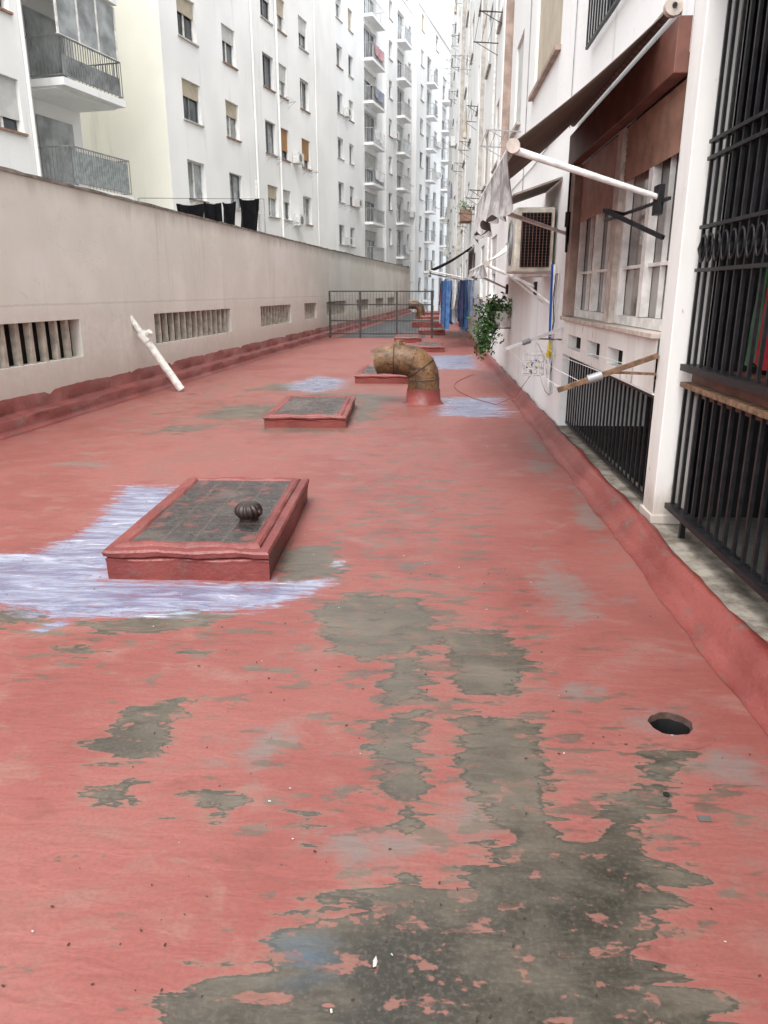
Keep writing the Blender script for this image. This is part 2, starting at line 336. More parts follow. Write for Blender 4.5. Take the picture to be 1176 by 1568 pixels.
def window(mb,X0,n,a,b,c,d,depth=.2,sh=0,shm=None,glass=None,frame=None,sill=None,panes=2):
    X1=X0-n*depth; glass=glass or GLASS; frame=frame or FR_W
    def bx(xa,xb,*r): mb.box(min(xa,xb),max(xa,xb),*r)
    mb.quad((X1,a,c),(X1,b,c),(X1,b,d),(X1,a,d),glass); t=.055
    f0=X1+n*.01; f1=X1+n*.05
    bx(f0,f1,a,b,c,c+t,frame); bx(f0,f1,a,b,d-t,d,frame)
    for k in range(panes+1):
        y=a+(b-a)*k/panes; ya=max(a,y-t/2-.01); yb=min(b,y+t/2+.01); bx(f0,f1,ya,yb,c+t,d-t,frame)
    if sh>0: bx(X1+n*.07,X1+n*.1,a+.01,b-.01,d-(d-c)*sh,d-.005,shm or SH_W)
    if sill: bx(X0-n*.05,X0+n*.07,a-.06,b+.06,c-.06,c-.003,sill)
wl=empty('boundary_wall',A0,ang); mb=MB()
gr=[(-2.2,2.42),(4.9,9.0),(11.4,14.6),(16.4,18.2),(20.0,24.2),(27,31),(33.5,37),(39,43)]
ops=[(a,b,.72,1.23) for a,b in gr]
segs=[(-12,20.5,2.86,3.05,0),(20.5,26,3.05,3.12,0),(26,54,3.1,3.38,0)]
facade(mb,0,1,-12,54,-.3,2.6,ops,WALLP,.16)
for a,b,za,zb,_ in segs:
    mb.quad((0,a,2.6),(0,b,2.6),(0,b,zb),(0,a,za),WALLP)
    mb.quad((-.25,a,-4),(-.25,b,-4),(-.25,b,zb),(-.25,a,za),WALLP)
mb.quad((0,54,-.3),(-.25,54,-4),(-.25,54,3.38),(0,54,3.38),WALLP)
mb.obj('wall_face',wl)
mb=MB(); CAP=simple('wall_cap',(.22,.20,.17),.9,0,.5,5,.3)
for a,b,za,zb,_ in segs:
    N=max(2,int((b-a)/.25)); hh=[.03+random.random()*.018 for _ in range(N+1)]
    for i in range(N):
        y0=a+(b-a)*i/N;y1=a+(b-a)*(i+1)/N;q0=za+(zb-za)*i/N;q1=za+(zb-za)*(i+1)/N
        vs=[(.015,y0,q0),(.015,y1,q1),(.015,y1,q1+hh[i+1]),(.015,y0,q0+hh[i]),(-.27,y0,q0),(-.27,y1,q1),(-.27,y1,q1+.04),(-.27,y0,q0+.04)]
        mb.add(vs,[(0,1,2,3),(4,7,6,5),(3,2,6,7),(0,4,5,1)],CAP)
mb.obj('cap',wl)
mb=MB(); FIN=simple('grille_fin',(.45,.41,.34),.85,0,.3,8)
for a,b in gr:
    mb.quad((-.16,a,.72),(-.16,b,.72),(-.16,b,1.23),(-.16,a,1.23),DARK)  # dark sheet paints the shade behind the fins
    n_=int(round((b-a)/.29))
    for i in range(1,n_):
        y=a+(b-a)*i/n_; mb.box(-.11,-.03,y-.035,y+.035,.72,1.23,FIN)
mb.obj('ventilation_grille',wl)
def cloth(mb,p0,p1,h,mat,amp=.04,nx=14,nz=8,seed=0,ragged=0,fold=9):
    p0=Vector(p0);p1=Vector(p1);d=p1-p0;nrm=Vector((d.y,-d.x,0)).normalized();vs=[];fs=[];r=random.Random(seed)
    ph=r.random()*6; rg=[r.random()*ragged for _ in range(nx+1)]
    for j in range(nz+1):
        for i in range(nx+1):
            u=i/nx;v=j/nz
            q=p0+d*(u*(1-.08*v)+.04*v)+nrm*(amp*(.3+v)*math.sin(fold*u+ph+v*1.3)+amp*.5*math.sin(fold*2.3*u+2*v))
            q.z-=h*v*(1-rg[i])+.04*math.sin(math.pi*u); vs.append(q)
    for j in range(nz):
        for i in range(nx): a=j*(nx+1)+i; fs.append((a,a+1,a+nx+2,a+nx+1))
    mb.add(vs,fs,mat,True)
def fab(name,c): return simple(name,c,.9,0,.3,7,.1,.1)
BLK=fab('black_fabric',(.010,.010,.012))
ln=empty('laundry_line',A0,ang); mb=MB()
mb.bar((-.6,6,3.2),(-.6,14.3,4.1),.006,BLK)
cloth(mb,(-.6,7.8,3.30),(-.6,9.3,3.46),.6,BLK,.05,seed=2); cloth(mb,(-.6,9.4,3.5),(-.6,10.5,3.60),.7,BLK,.06,seed=5,ragged=.2)
cloth(mb,(-.6,10.6,3.62),(-.6,11.7,3.76),.9,BLK,.06,seed=8,ragged=.2)
cloth(mb,(-.6,11.9,3.84),(-.6,13.8,4.06),1.2,BLK,.08,seed=3,ragged=.1)
mb.bar((-.6,6,1),(-.6,6,3.2),.02,GREY); mb.bar((-.6,14.3,1),(-.6,14.3,4.1),.02,GREY)
mb.obj('black_clothes',ln)
pv=empty('white_pvc_pipe'); mb=MB(); PVC=simple('pvc',(.74,.73,.68),.35,0,.25,15)
b=Vector((-4.12,12.2,.03)); t=Vector((-4.86,12.0,1.30)); q=b+(t-b)*.62
mb.tube([b,q],.064,PVC,16); mb.tube([q,q+(t-b)*.12],.082,PVC,16); mb.tube([q+(t-b)*.12,t],.045,PVC,16)
mb.tube([q+(t-b)*.05,q+(t-b)*.05+Vector((.12,-.05,.10))],.045,PVC,14); mb.obj('pipe_body',pv)
# ------------------------------------------------------------------ skylight hatches
m=NT('skylight_glass_blocks',.5,0,.5)
ed=m.noise((7,9,7),5,.65,.5); fn=m.noise((50,50,50),2)
sx=m.t.nodes.new('ShaderNodeSeparateXYZ'); m.L(m.tc.outputs['Object'],sx.inputs[0])
def gl(v,per): return m.math('ABSOLUTE',m.math('SUBTRACT',m.math('FRACT',m.math('ADD',m.math('DIVIDE',v,per),.5)),.5))
gg=m.math('MINIMUM',m.math('MULTIPLY',gl(sx.outputs[0],.18),.18),m.math('MULTIPLY',gl(sx.outputs[1],.18),.18))
gg=m.math('ADD',gg,m.math('MULTIPLY',m.math('SUBTRACT',ed,.5),.015)); gm=m.ramp(gg,.004,.012,1,0)
dk=m.mix(m.ramp(fn,.35,.65),(.018,.015,.014),(.042,.035,.031))
k=m.mix(m.ramp(ed,.56,.63,0,.9),dk,(.16,.05,.04)); k=m.mix(m.ramp(m.noise((2,2,2),2),.48,.62,0,.6),k,(.11,.09,.077))
k=m.mix(m.math('MULTIPLY',gm,.5),k,(.10,.07,.058)); m.col(k)
m.bump(m.math('SUBTRACT',ed,m.math('MULTIPLY',gm,.3)),.4,.015); m.rough(m.ramp(ed,.4,.6,.25,.5)); SKYL=m.mat
def hatch(cx,cy,wd,dp,h,rz=0,wob=1):
    e=empty('skylight_hatch',(cx,cy,0),rz); mb=MB(); X=wd/2;Y=dp/2
    prof=[(0,0),(-.003,h*.50),(-.006,h*.60),(.003,h*.64),(.016,h*.66),(.018,h*.69),(-.010,h*.71),(-.014,h*.84),(-.004,h*.90),(.045,h*.92),(.052,h*.98),(.066,h*1.02),(.088,h*1.02),(.10,h),(.115,h*.93)]
    vs=[];fs=[];N=24;ring=[]
    for sgn in range(4):
        for i in range(N):
            t=i/N*2-1
            ring.append([(t,-1),(1,t),(-t,1),(-1,-t)][sgn])
    R=len(ring)
    for k,(ins,z) in enumerate(prof):
        for (a,b) in ring:
            j=(.004*math.sin(a*7+b*5+k*.4)+.0013*math.sin(a*19+b*17+k)+.0008*math.sin(a*47-b*41+k))*wob; vs.append((a*(X-ins)+j,b*(Y-ins)+j,z+(j if k else 0)))
    for k in range(len(prof)-1):
        for i in range(R): fs.append((k*R+i,k*R+(i+1)%R,(k+1)*R+(i+1)%R,(k+1)*R+i))
    mb.add(vs,fs,RED,False); mb.obj('red_frame',e)
    mb=MB(); mb.quad((-X+.11,-Y+.11,h*.95),(X-.11,-Y+.11,h*.95),(X-.11,Y-.11,h*.95),(-X+.11,Y-.11,h*.95),SKYL); mb.obj('glass_blocks',e); return e
hatch(-1.39,4.76,.94,1.70,.20,math.radians(1.5))
hatch(-1.53,9.80,1.0,1.82,.15,math.radians(2))
hatch(-.85,14.4,.96,1.9,.16)
hatch(.02,21.6,.8,1.8,.16); hatch(-.7,25.4,.85,1.8,.18); hatch(-.2,17.6,.6,1.0,.1)
hatch(.1,30,1.0,1.8,.2); hatch(-.1,36,1.4,2.2,.3); hatch(.2,43,1.4,2.2,.3); hatch(-.1,50,1.6,2.2,.35)
vc=empty('ribbed_vent_cap',(-1.14,4.5,.20)); mb=MB(); DBR=simple('dark_brown_resin',(.03,.018,.015),.4,0,.4,20,.2)
vs=[];fs=[];S=72;K=14
for j in range(K+1):
    ph=math.pi*j/K
    for i in range(S):
        a=2*math.pi*i/S; r=.082*(1+.09*math.cos(14*a+ph*2))*math.sin(ph)**.75+.001; vs.append((r*math.cos(a),r*math.sin(a)*1.05,.05-.055*math.cos(ph)))
for j in range(K):
    for i in range(S): fs.append((j*S+i,j*S+(i+1)%S,(j+1)*S+(i+1)%S,(j+1)*S+i))
mb.add(vs,fs,DBR,True); mb.tube([(0,0,-.01),(0,0,.02)],.06,DBR,20); mb.tube([(.03,-.02,.04),(.09,-.03,.05)],.018,DBR,10); mb.obj('ribs',vc)
# ------------------------------------------------------------------ brown vent elbow
m=NT('weathered_brown_pipe',.5,0,.4); a=m.noise((4,4,4),5,.68,.8); b=m.noise((20,20,20),4,.6)
k=m.mix(m.ramp(a,.35,.60),(.05,.028,.016),(.17,.088,.036)); k=m.mix(m.ramp(b,.55,.66,0,.85),k,(.03,.02,.015)); k=m.mix(m.ramp(a,.58,.68,0,.65),k,(.27,.19,.10)); m.col(k); m.bump(b,.4,.02); PIPE=m.mat
SEAM=simple('pipe_seam',(.045,.03,.02),.7)
ve=empty('vent_pipe'); mb=MB()
cx,cy=-.07,11.08
pts=[(cx,cy,.16),(cx,cy,.36)]
for i in range(1,6):
    an=math.radians(18*i)*.97; pts.append((cx-.27*(1-math.cos(an)),cy,.36+.27*math.sin(an)))
pts+=[(cx-.44,cy,.64),(cx-.60,cy,.635),(cx-.72,cy,.60)]
rad=[.235,.232,.232,.23,.228,.226,.224,.218,.205,.18]
mb.tube(pts,rad,PIPE,32,False)
for i in (1,3,5,7):
    p=Vector(pts[i]); d=(Vector(pts[i+1])-Vector(pts[i-1])).normalized()
    mb.tube([p-d*.010,p-d*.004,p+d*.004,p+d*.010],[rad[i]*.99,rad[i]*1.03,rad[i]*1.03,rad[i]*.99],SEAM if i in(3,7) else PIPE,32,False)
p=Vector(pts[-1]);d=(p-Vector(pts[-2])).normalized(); mb.tube([p,p+d*.002],.178,DARK,32); mb.tube([p-d*.02,p+d*.012],.186,PIPE,32,False)  # dark disc across the mouth paints the shade inside the pipe
mb.tube([(-.44,cy,.84),(-.44,cy,.92)],[.08,.05],PIPE,14); mb.tube([(-.53,cy,.85),(-.35,cy,.86)],.03,PIPE,10)
mb.tube([(cx,cy,0),(cx,cy,.03),(cx,cy,.22)],[.31,.262,.245],RED,28); mb.obj('elbow',ve)
ve=empty('vent_pipe'); mb=MB()
mb.tube([(-.5,44,0),(-.5,44,.5),(-.55,44,.72),(-.75,44,.85),(-1.2,44,.86)],[.24,.24,.24,.24,.24],PIPE,16); mb.obj('elbow',ve)
# ------------------------------------------------------------------ fence
fe=empty('metal_fence'); mb=MB(); FM=simple('fence_metal',(.05,.047,.044),.5,.2,.3,10)
yf=27.0; xa=leftx(27)+.1
for x in [xa,-2.45,-1.15,.1]: mb.bar((x,yf,.0),(x,yf,1.62),.045,FM)
for z in (1.6,1.15,.6,.15): mb.bar((xa,yf,z),(.1,yf,z),.03,FM)
for y in [31,35,40]: mb.bar((.1,y,0),(.1,y,1.62),.045,FM)
for z in (1.6,1.15,.6): mb.bar((.1,yf,z),(.1,40,z),.028,FM)
for i in range(34):
    x=xa+(.1-xa)*(i+.5)/34; mb.bar((x,yf,.15),(x,yf,1.6),.006,FM)
mb.obj('rails',fe)
# ------------------------------------------------------------------ left buildings
RZ=-math.radians(12.7)
def rack(mb,X0,n,a,b,z,mat=GREY,out=.45):
    for y in(a,b): mb.bar((X0,y,z),(X0+n*out,y,z+.04),.014,mat); mb.bar((X0,y,z-.25),(X0+n*out*.9,y,z+.03),.009,mat)
    for k in range(3): mb.bar((X0+n*out*(.4+.28*k),a,z+.04),(X0+n*out*(.4+.28*k),b,z+.04),.006,mat)
def acunit(mb,x,n,y,z,s=1):
    xa,xb=sorted((x,x+n*.32)); mb.box(xa,xb,y,y+.8*s,z,z+.55*s,WPAINT)
    xf=x+n*.325; mb.tube([(xf-n*.01,y+.3*s,z+.27*s),(xf+n*.005,y+.3*s,z+.27*s)],.2*s,FR_D,20)
def rail(mb,x,y0,y1,z0,z1,mat,sp=.13,r=.01):
    mb.bar((x,y0,z1),(x,y1,z1),r*2,mat); mb.bar((x,y0,z0),(x,y1,z0),r*1.6,mat)
    n_=max(2,int(abs(y1-y0)/sp))
    for i in range(n_+1): y=y0+(y1-y0)*i/n_; mb.bar((x,y,z0),(x,y,z1),r,mat)
def railx(mb,y,x0,x1,z0,z1,mat,sp=.13,r=.01):
    mb.bar((x0,y,z1),(x1,y,z1),r*2,mat); mb.bar((x0,y,z0),(x1,y,z0),r*1.6,mat)
    n_=max(2,int(abs(x1-x0)/sp))
    for i in range(n_+1): x=x0+(x1-x0)*i/n_; mb.bar((x,y,z0),(x,y,z1),r,mat)
REED=simple('reeded_glass',(.38,.43,.42),.3)
e=empty('apartment_building',(-10.68,21.47,0),RZ); mw=MB(); mo=MB()
rows=[(5.6-2.8*k,6.87-2.8*k) for k in(-4,-3,-2,-1,0,1,2)]
ops=[]
for (c_,d_) in rows:
    for (a,b) in [(-1.64,-.46),(-6,-4.6),(-10,-8.6),(-14,-12.6)]: ops.append((a,b,c_,d_))
facade(mw,0,1,-18,0,-4,20,ops,WHITE)
for i,(a,b,c_,d_) in enumerate(ops): window(mo,0,1,a,b,c_,d_,sh=.76 if a==-1.64 else [.72,.9,.4,1][i%4],shm=SH_W,sill=SILL,panes=2)
mw.quad((0,0,-4),(-1.6,0,-4),(-1.6,0,20),(0,0,20),WHITE); mw.quad((-1.6,0,-4),(-1.6,4.1,-4),(-1.6,4.1,20),(-1.6,0,20),WHITE)
mw.quad((-1.6,4.1,-4),(-12,4.1,-4),(-12,4.1,20),(-1.6,4.1,20),WHITE); mw.quad((-12,-18,20),(0,-18,20),(0,0,20),(-12,0,20),WHITE)
mw.quad((-12,0,20),(-1.6,0,20),(-1.6,4.1,20),(-12,4.1,20),WHITE); mw.quad((0,-18,-4),(-12,-18,-4),(-12,-18,20),(0,-18,20),WHITE); mw.quad((-12,-18,-4),(-12,4.1,-4),(-12,4.1,20),(-12,-18,20),WHITE)
for z in (1.75,4.55,7.35,10.15,12.95):
    mw.box(-1.6,.1,1.25,4.15,z-.2,z,WHITE); mw.box(-1.59,-.2,1.3,4.05,z-.26,z-.203,WHITE)
    G=FR_D if z>5 else GREY
    rail(mo,.05,1.3,4.1,z+.08,z+1.05,G,.11,.012); railx(mo,4.1,-1.5,.05,z+.08,z+1.05,G,.12,.012); railx(mo,1.3,-1.5,.05,z+.08,z+1.05,G,.12,.012)
    mo.box(-1.58,-1.54,2.0,3.6,z+.02,z+2.1,GLASSC)
    if z>7 :
        for y in(1.35,2.25,3.15,4.05): mo.box(-.02,.03,y-.03,y+.03,z+1.07,z+2.53,FR_W)
        for (y0,y1) in((1.38,2.22),(2.28,3.12),(3.18,4.02)): mo.box(-.005,.01,y0,y1,z+1.07,z+2.53,GLASSC)
        mo.box(-.03,.04,1.3,4.1,z+1.05,z+1.1,FR_W); mo.box(-.01,.02,1.36,4.04,z+.1,z+.6,GLASSC)
    else: mo.box(0.0,.02,1.35,4.05,z+.1,z+.95,REED)
mo.tube([(.06,-.15,-4),(.06,-.15,20)],.05,WHITE,8); mo.box(.05,.35,-2.4,-1.3,4.25,4.33,fab('blue_mat',(.03,.08,.3)))
mw.obj('walls',e); mo.obj('windows_and_balconies',e)
e=empty('apartment_building',(-9.71,29.5,0),RZ); mw=MB(); mo=MB(); ops=[];meta=[]
cols=[(1.25,2.6),(4.7,5.9),(8.6,9.8),(10.4,11.4),(13.1,14.3)]
for r in range(-1,6):
    for ci,(a,b) in enumerate(cols): 
        ops.append((a,b,5.1+2.8*r,6.5+2.8*r)); meta.append((r,ci))
facade(mw,0,1,0,18.7,-4,24,ops,WHITE)
rr_=random.Random(3)
for (a,b,c_,d_),(r,ci) in zip(ops,meta):
    sh=rr_.choice([0,0,.3,.4,.5,.25]); shm=rr_.choice([SH_W,SH_W,SH_B])
    if r==1 and ci in(3,4): shm=SH_O; sh=.7
    window(mo,0,1,a,b,c_,d_,sh=sh,shm=shm,sill=rr_.choice([SILL,STONE,SILL]),frame=rr_.choice([FR_W,FR_W,FR_D]),glass=rr_.choice([GLASS,GLASS,GLASSC]))
    if rr_.random()<.35: rack(mo,0,1,a,b,c_-.15,GREY)
acunit(mo,.02,1,6.3,5.0); acunit(mo,.02,1,11.7,4.9); acunit(mo,.02,1,11.8,7.9,.9); acunit(mo,.02,1,3.3,2.2)
mo.tube([(.08,7.4,-4),(.08,7.4,24)],.05,WHITE,8); mo.tube([(.08,10.1,-4),(.08,10.1,24)],.06,WHITE,8); mo.tube([(.05,15.2,-4),(.05,15.2,24)],.03,WHITE,8)
mo.tube([(.3,6.6,3.5),(.32,6.65,6.4)],.05,WPAINT,8)
mw.quad((0,0,-4),(-14,0,-4),(-14,0,24),(0,0,24),WHITE2); mw.quad((0,18.7,-4),(-14,18.7,-4),(-14,18.7,24),(0,18.7,24),WHITE)
mw.quad((-14,0,24),(0,0,24),(0,18.7,24),(-14,18.7,24),WHITE); mw.quad((-14,0,-4),(-14,18.7,-4),(-14,18.7,24),(-14,0,24),WHITE)
mw.obj('walls',e); mo.obj('windows',e)
TINT=simple('tinted_panel',(.42,.46,.48),.3)
FW=[fab('fabric_pink',(.5,.3,.32)),fab('fabric_white',(.7,.7,.7)),fab('fabric_grey',(.3,.32,.38))]
LGREY=simple('light_grey_metal',(.45,.45,.45),.5)
def farb(loc,U0,U1,X,top,cols,bal,seed,z0=2.0,name='apartment_building'):
    e=empty(name,loc,RZ); mw=MB(); mo=MB(); R=random.Random(seed); ops=[]
    nf=int((top-z0-1.0)/2.8)+1
    for r in range(-2,nf):
        for (a,b) in cols: ops.append((a,b,z0+2.8*r,z0+1.3+2.8*r))
        for (a,b) in bal: ops.append((a,b,z0-.85+2.8*r,z0+1.4+2.8*r))
    ops=[o for o in ops if o[3]<top-.3 and o[2]>-4]
    facade(mw,X,1,U0,U1,-4,top,ops,WHITE3,.25)
    for o in ops:
        a,b,c_,d_=o
        if d_-c_>2:
            window(mo,X,1,a,b,c_,d_,.25,sh=R.choice([0,.3,.5]),glass=R.choice([GLASSF,GLASSC,GLASSF]),panes=3)
            mw.box(X-.02,X+.7,a-.1,b+.1,c_-.18,c_-.005,WHITE3); rail(mo,X+.65,a,b,c_+.05,c_+1.0,R.choice([GREY,LGREY,LGREY]),.2,.012)
            for y in(a,b): railx(mo,y,X,X+.65,c_+.05,c_+1.0,LGREY,.3,.012)
            if R.random()<.6: mo.box(X+.60,X+.62,a+.1,b-.1,c_+.1,c_+.95,R.choice([SLABM,TINT,WPAINT,GLASSC]))
            if R.random()<.3: cloth(mo,(X+.75,a+.3,c_+1.0),(X+.75,b-.6,c_+1.0),.7,R.choice(FW),.05)
        else:
            window(mo,X,1,a,b,c_,d_,.25,sh=R.choice([0,0,.3,.5,1]),shm=R.choice([SH_W,SH_B,SH_W]),sill=R.choice([SILL,STONE,STONE]),glass=R.choice([GLASSF,GLASSF,GLASSC]),frame=R.choice([FR_W,FR_W,FR_D]))
            if R.random()<.12: acunit(mo,X+.02,1,b+.15,c_)
            if R.random()<.2: rack(mo,X,1,a,b,c_-.2)
    B=X-14
    mw.quad((X,U0,-4),(B,U0,-4),(B,U0,top),(X,U0,top),WHITE3); mw.quad((X,U1,-4),(B,U1,-4),(B,U1,top),(X,U1,top),WHITE3)
    mw.quad((B,U0,top),(X,U0,top),(X,U1,top),(B,U1,top),WHITE3); mw.quad((B,U0,-4),(B,U1,-4),(B,U1,top),(B,U0,top),WHITE3)
    mw.box(X-.1,X+.12,U0,U1,top+.003,top+.25,WHITE3)
    mw.obj('walls',e); mo.obj('windows_and_balconies',e); return e
L0=(-6.55,54.7,0)
farb(L0,0,11.5,0,34,[(.5,1.7),(3.0,4.0)],[(6.6,9.8)],11,2.0)
e4=farb(L0,11.5,20,.3,24.6,[(12.3,13.3),(18.5,19.4)],[(14.8,17.0)],12,2.6)
farb(L0,20,52,.7,25.6,[(21.5,22.7),(27.5,28.8),(35,36.3),(44,45.3)],[(24.0,25.8),(31,33)],13,1.6)
mb=MB(); TER=simple('terracotta_roof',(.42,.25,.14),.8)
mb.box(-6,.6,13,17.5,24.9,26.6,WHITE3); mb.box(-6.3,.9,12.8,17.7,26.603,26.9,TER); mb.obj('attic_storey',e4)
# ------------------------------------------------------------------ right building
e=empty('apartment_building'); mw=MB(); mo=MB(); R=random.Random(21)
ops=[];win=[]
colsR=[(10.1,12.5),(14.2,15.3),(18,19.6),(22,23.4),(26.2,28),(32,33.4),(37,39),(43,44.6),(50,51.6),(58,60),(66,68)]
for r in range(0,7):
    for ci,(a,b) in enumerate(colsR):
        c_=1.45+2.95*r; 
        if r==0 and a<16: continue
        ops.append((a,b,c_,c_+1.4)); win.append((a,b,c_,c_+1.4,r,ci))
    if r>0: ops.append((5.9,8.0,.9+2.95*r,.9+1.9+2.95*r)); win.append((5.9,8.0,.9+2.95*r,2.8+2.95*r,r,-1))
opsL=[o for o in ops if o[2]<3.3]; opsU=[o for o in ops if o[2]>=3.3]
facade(mw,1.5,-1,8.56,76,-.3,3.3,opsL,WHITER,.14)
facade(mw,1.5,-1,-4,76,3.3,23,opsU,WHITER,.14)
mw.quad((1.5,8.56,-.3),(3,8.56,-.3),(3,8.56,3.3),(1.5,8.56,3.3),WHITER)
mw.quad((1.5,76,-4),(14,76,-4),(14,76,23),(1.5,76,23),WHITER); mw.quad((1.5,-4,23),(14,-4,23),(14,76,23),(1.5,76,23),WHITER); mw.quad((1.5,-4,3.3),(14,-4,3.3),(14,-4,23),(1.5,-4,23),WHITER); mw.quad((14,-4,-4),(14,76,-4),(14,76,23),(14,-4,23),WHITER)
RF=[fab('f1',(.6,.6,.6)),fab('f2',(.3,.32,.4)),fab('f3',(.55,.5,.4))]
for (a,b,c_,d_,r,ci) in win:
    if ci==-1:
        window(mo,1.5,-1,a,b,c_,d_,.14,glass=GLASS,frame=FR_D); rail(mo,1.44,a-.05,b+.05,c_-.05,d_-.1,BLACK,.12,.011); continue
    sh=1 if ci==0 else R.choice([.3,.6,1,1,0]); window(mo,1.5,-1,a,b,c_,d_,.14,sh=sh,shm=R.choice([SH_B,SH_W,SH_W]) if ci else SH_B,sill=STONE if ci else PINKB,frame=FR_W)
    if R.random()<.6 and a>12: rack(mo,1.5,-1,a-.2,b+.2,c_-.2,R.choice([BLACK,GREY,BLACK]),R.uniform(.4,.6))
    if R.random()<.12 and a>16: acunit(mo,1.48,-1,b+.4,c_+.2)
    if R.random()<.15 and a>16: cloth(mo,(1.05,a,c_-.15),(1.05,a+1.0,c_-.15),R.uniform(.5,.9),R.choice(RF),.05)
for (y,wd,x) in [(16.2,.5,1.33),(24.5,.5,1.36),(40.6,.6,1.3)]:
    mw.box(x,1.497,y,y+wd,3.35,22.9,WHITER)
    mw.box(x+.02,1.497,y-.05,y-.003,3.35,22.9,PINKB if y<20 else STONE)
for y in (19.9,35,): mo.tube([(1.45,y,.2),(1.45,y,22)],.035,WPAINT,8)
mo.tube([(1.485,9.0,3.3),(1.487,9.02,6),(1.485,8.98,12)],.006,GREY,5); mo.tube([(1.485,13.2,3.1),(1.487,13.25,8),(1.485,13.2,14)],.008,GREY,5)
mo.tube([(1.487,8.6,3.42),(1.487,12,3.36),(1.487,20,3.45)],.007,GREY,5)
mw.obj('walls',e); mo.obj('windows_and_racks',e)
mb=MB()
mb.box(1.479,1.78,-3.9,8.6,-.2,.118,CONC)
mb.box(1.50,1.72,4.80,5.03,.12,3.299,POSTM)
mb.box(1.485,1.74,4.78,5.05,.119,.18,POSTM)
facade(mb,1.49,-1,5.033,8.557,.95,1.30,[(7.55,8.25,1.02,1.16),(6.7,7.25,1.02,1.16),(5.9,6.4,1.02,1.16)],POSTM,.1)
for a,b in((7.55,8.25),(6.7,7.25),(5.9,6.4)): mb.quad((1.585,a,1.02),(1.585,b,1.02),(1.585,b,1.16),(1.585,a,1.16),DARK)  # dark sheets paint the shade in the lintel slots
mb.box(1.492,1.75,5.033,8.557,.935,.948,WHITER); mb.box(1.44,1.70,5.033,8.55,1.302,1.34,FR_C)
mb.quad((1.5,5.03,2.95),(1.5,8.56,2.95),(1.5,8.56,3.3),(1.5,5.03,3.3),WHITER)
mb.box(1.42,1.52,5.04,8.54,2.84,3.14,BRN)
mb.box(1.46,1.62,8.30,8.55,1.345,2.835,PINKB)
mb.obj('bay_structure',e,bevel=.006)
mb=MB()
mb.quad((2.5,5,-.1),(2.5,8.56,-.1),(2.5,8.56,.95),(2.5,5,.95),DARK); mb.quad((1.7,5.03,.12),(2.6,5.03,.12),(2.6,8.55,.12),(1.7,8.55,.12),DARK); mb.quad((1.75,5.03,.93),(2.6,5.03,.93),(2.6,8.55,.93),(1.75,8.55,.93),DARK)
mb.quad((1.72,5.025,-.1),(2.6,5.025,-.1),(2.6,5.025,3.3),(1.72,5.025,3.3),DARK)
mb.obj('painted_void_shade',e)  # near-black sheets: the shade of the void is put into their colour
mb=MB(); rail(mb,1.58,5.05,8.5,.17,.90,BLACK,.125,.011); mb.obj('lower_railing',e)
mb=MB()
xg=1.60
m=NT('bay_window_glass',.06,0,.8); v=m.noise((1,9,.6),3); v2=m.noise((1,2.0,2.0),2); k=m.mix(m.ramp(v2,.42,.6),(.05,.04,.035),(.30,.27,.24)); m.col(m.mix(m.ramp(v,.4,.6,0,.5),k,(.10,.085,.075))); BG=m.mat  # pale patches and streaks paint curtains reflected in the glass
mb.quad((xg,5.05,1.34),(xg,8.3,1.34),(xg,8.3,2.9),(xg,5.05,2.9),BG)
def fr(y0,y1,z0,z1,t=.07,x=xg,ms=FR_W):
    mb.box(x-.06,x-.005,y0,y1,z0,z0+t,ms); mb.box(x-.06,x-.005,y0,y1,z1-t,z1,ms); mb.box(x-.06,x-.005,y0,y0+t,z0+t,z1-t,ms); mb.box(x-.06,x-.005,y1-t,y1,z0+t,z1-t,ms)
fr(5.06,6.50,1.345,2.6); fr(6.72,8.28,1.345,2.6)
mb.box(1.50,1.59,6.52,6.70,1.345,2.83,FR_C)
for y in(5.75,7.46): mb.box(xg-.065,xg-.004,y-.05,y+.05,1.42,2.52,FR_W)
for z in(1.78,): mb.box(xg-.04,xg-.003,5.13,6.42,z-.012,z+.012,FR_W); mb.box(xg-.04,xg-.003,6.8,8.2,z-.012,z+.012,FR_W)
for y in(5.4,7.1,7.85): mb.box(xg-.035,xg-.003,y-.01,y+.01,1.42,2.52,FR_W)
def slats(y0,y1,z0,z1):
    z=z1
    while z-.05>=z0:
        T=Matrix.Translation((1.535,0,z-.025))@Matrix.Rotation(math.radians(-14),4,'Y'); mb.box(-.006,.006,y0,y1,-.024,.024,SHB,T); z-=.05
SHB=simple('brown_slat',(.30,.17,.12),.55,0,.25,6)
slats(5.05,6.5,2.42,2.83); slats(6.72,8.29,2.28,2.83)
mb.box(1.55,1.57,5.05,8.29,2.47,2.83,SHB)
mb.obj('bay_window',e)
mb=MB(); XG=1.60
y0,y1=-2.0,4.76
mb.box(1.56,1.66,y0,y1,1.13,1.17,BLACK); mb.box(1.575,1.64,y0,y1,3.25,3.29,BLACK)
n_=int((y1-y0)/.112)
for i in range(n_+1):
    y=y1-i*.112-.02; mb.box(XG-.009,XG+.009,y-.009,y+.009,1.17,3.25,BLACK)
for z in(1.72,1.96,2.33,2.42): mb.box(XG-.02,XG+.02,y0,y1,z-.010,z+.010,BLACK)
for i in range(n_):
    y=y1-i*.112-.076; pts=[(XG-.012,y+.040*math.cos(t*math.pi/6),1.84+.075*math.sin(t*math.pi/6)) for t in range(13)]
    mb.tube(pts,.007,BLACK,5,False)
    mb.tube([(XG,y+.056,1.80),(XG,y+.056,1.84),(XG,y+.056,1.88)],[.012,.024,.012],BLACK,8)
mb.box(1.57,1.63,y0,y1,1.03,1.06,RUST); mb.box(1.56,1.63,y0,y1,.24,.275,BLACK)
n_=int((y1-y0)/.125)
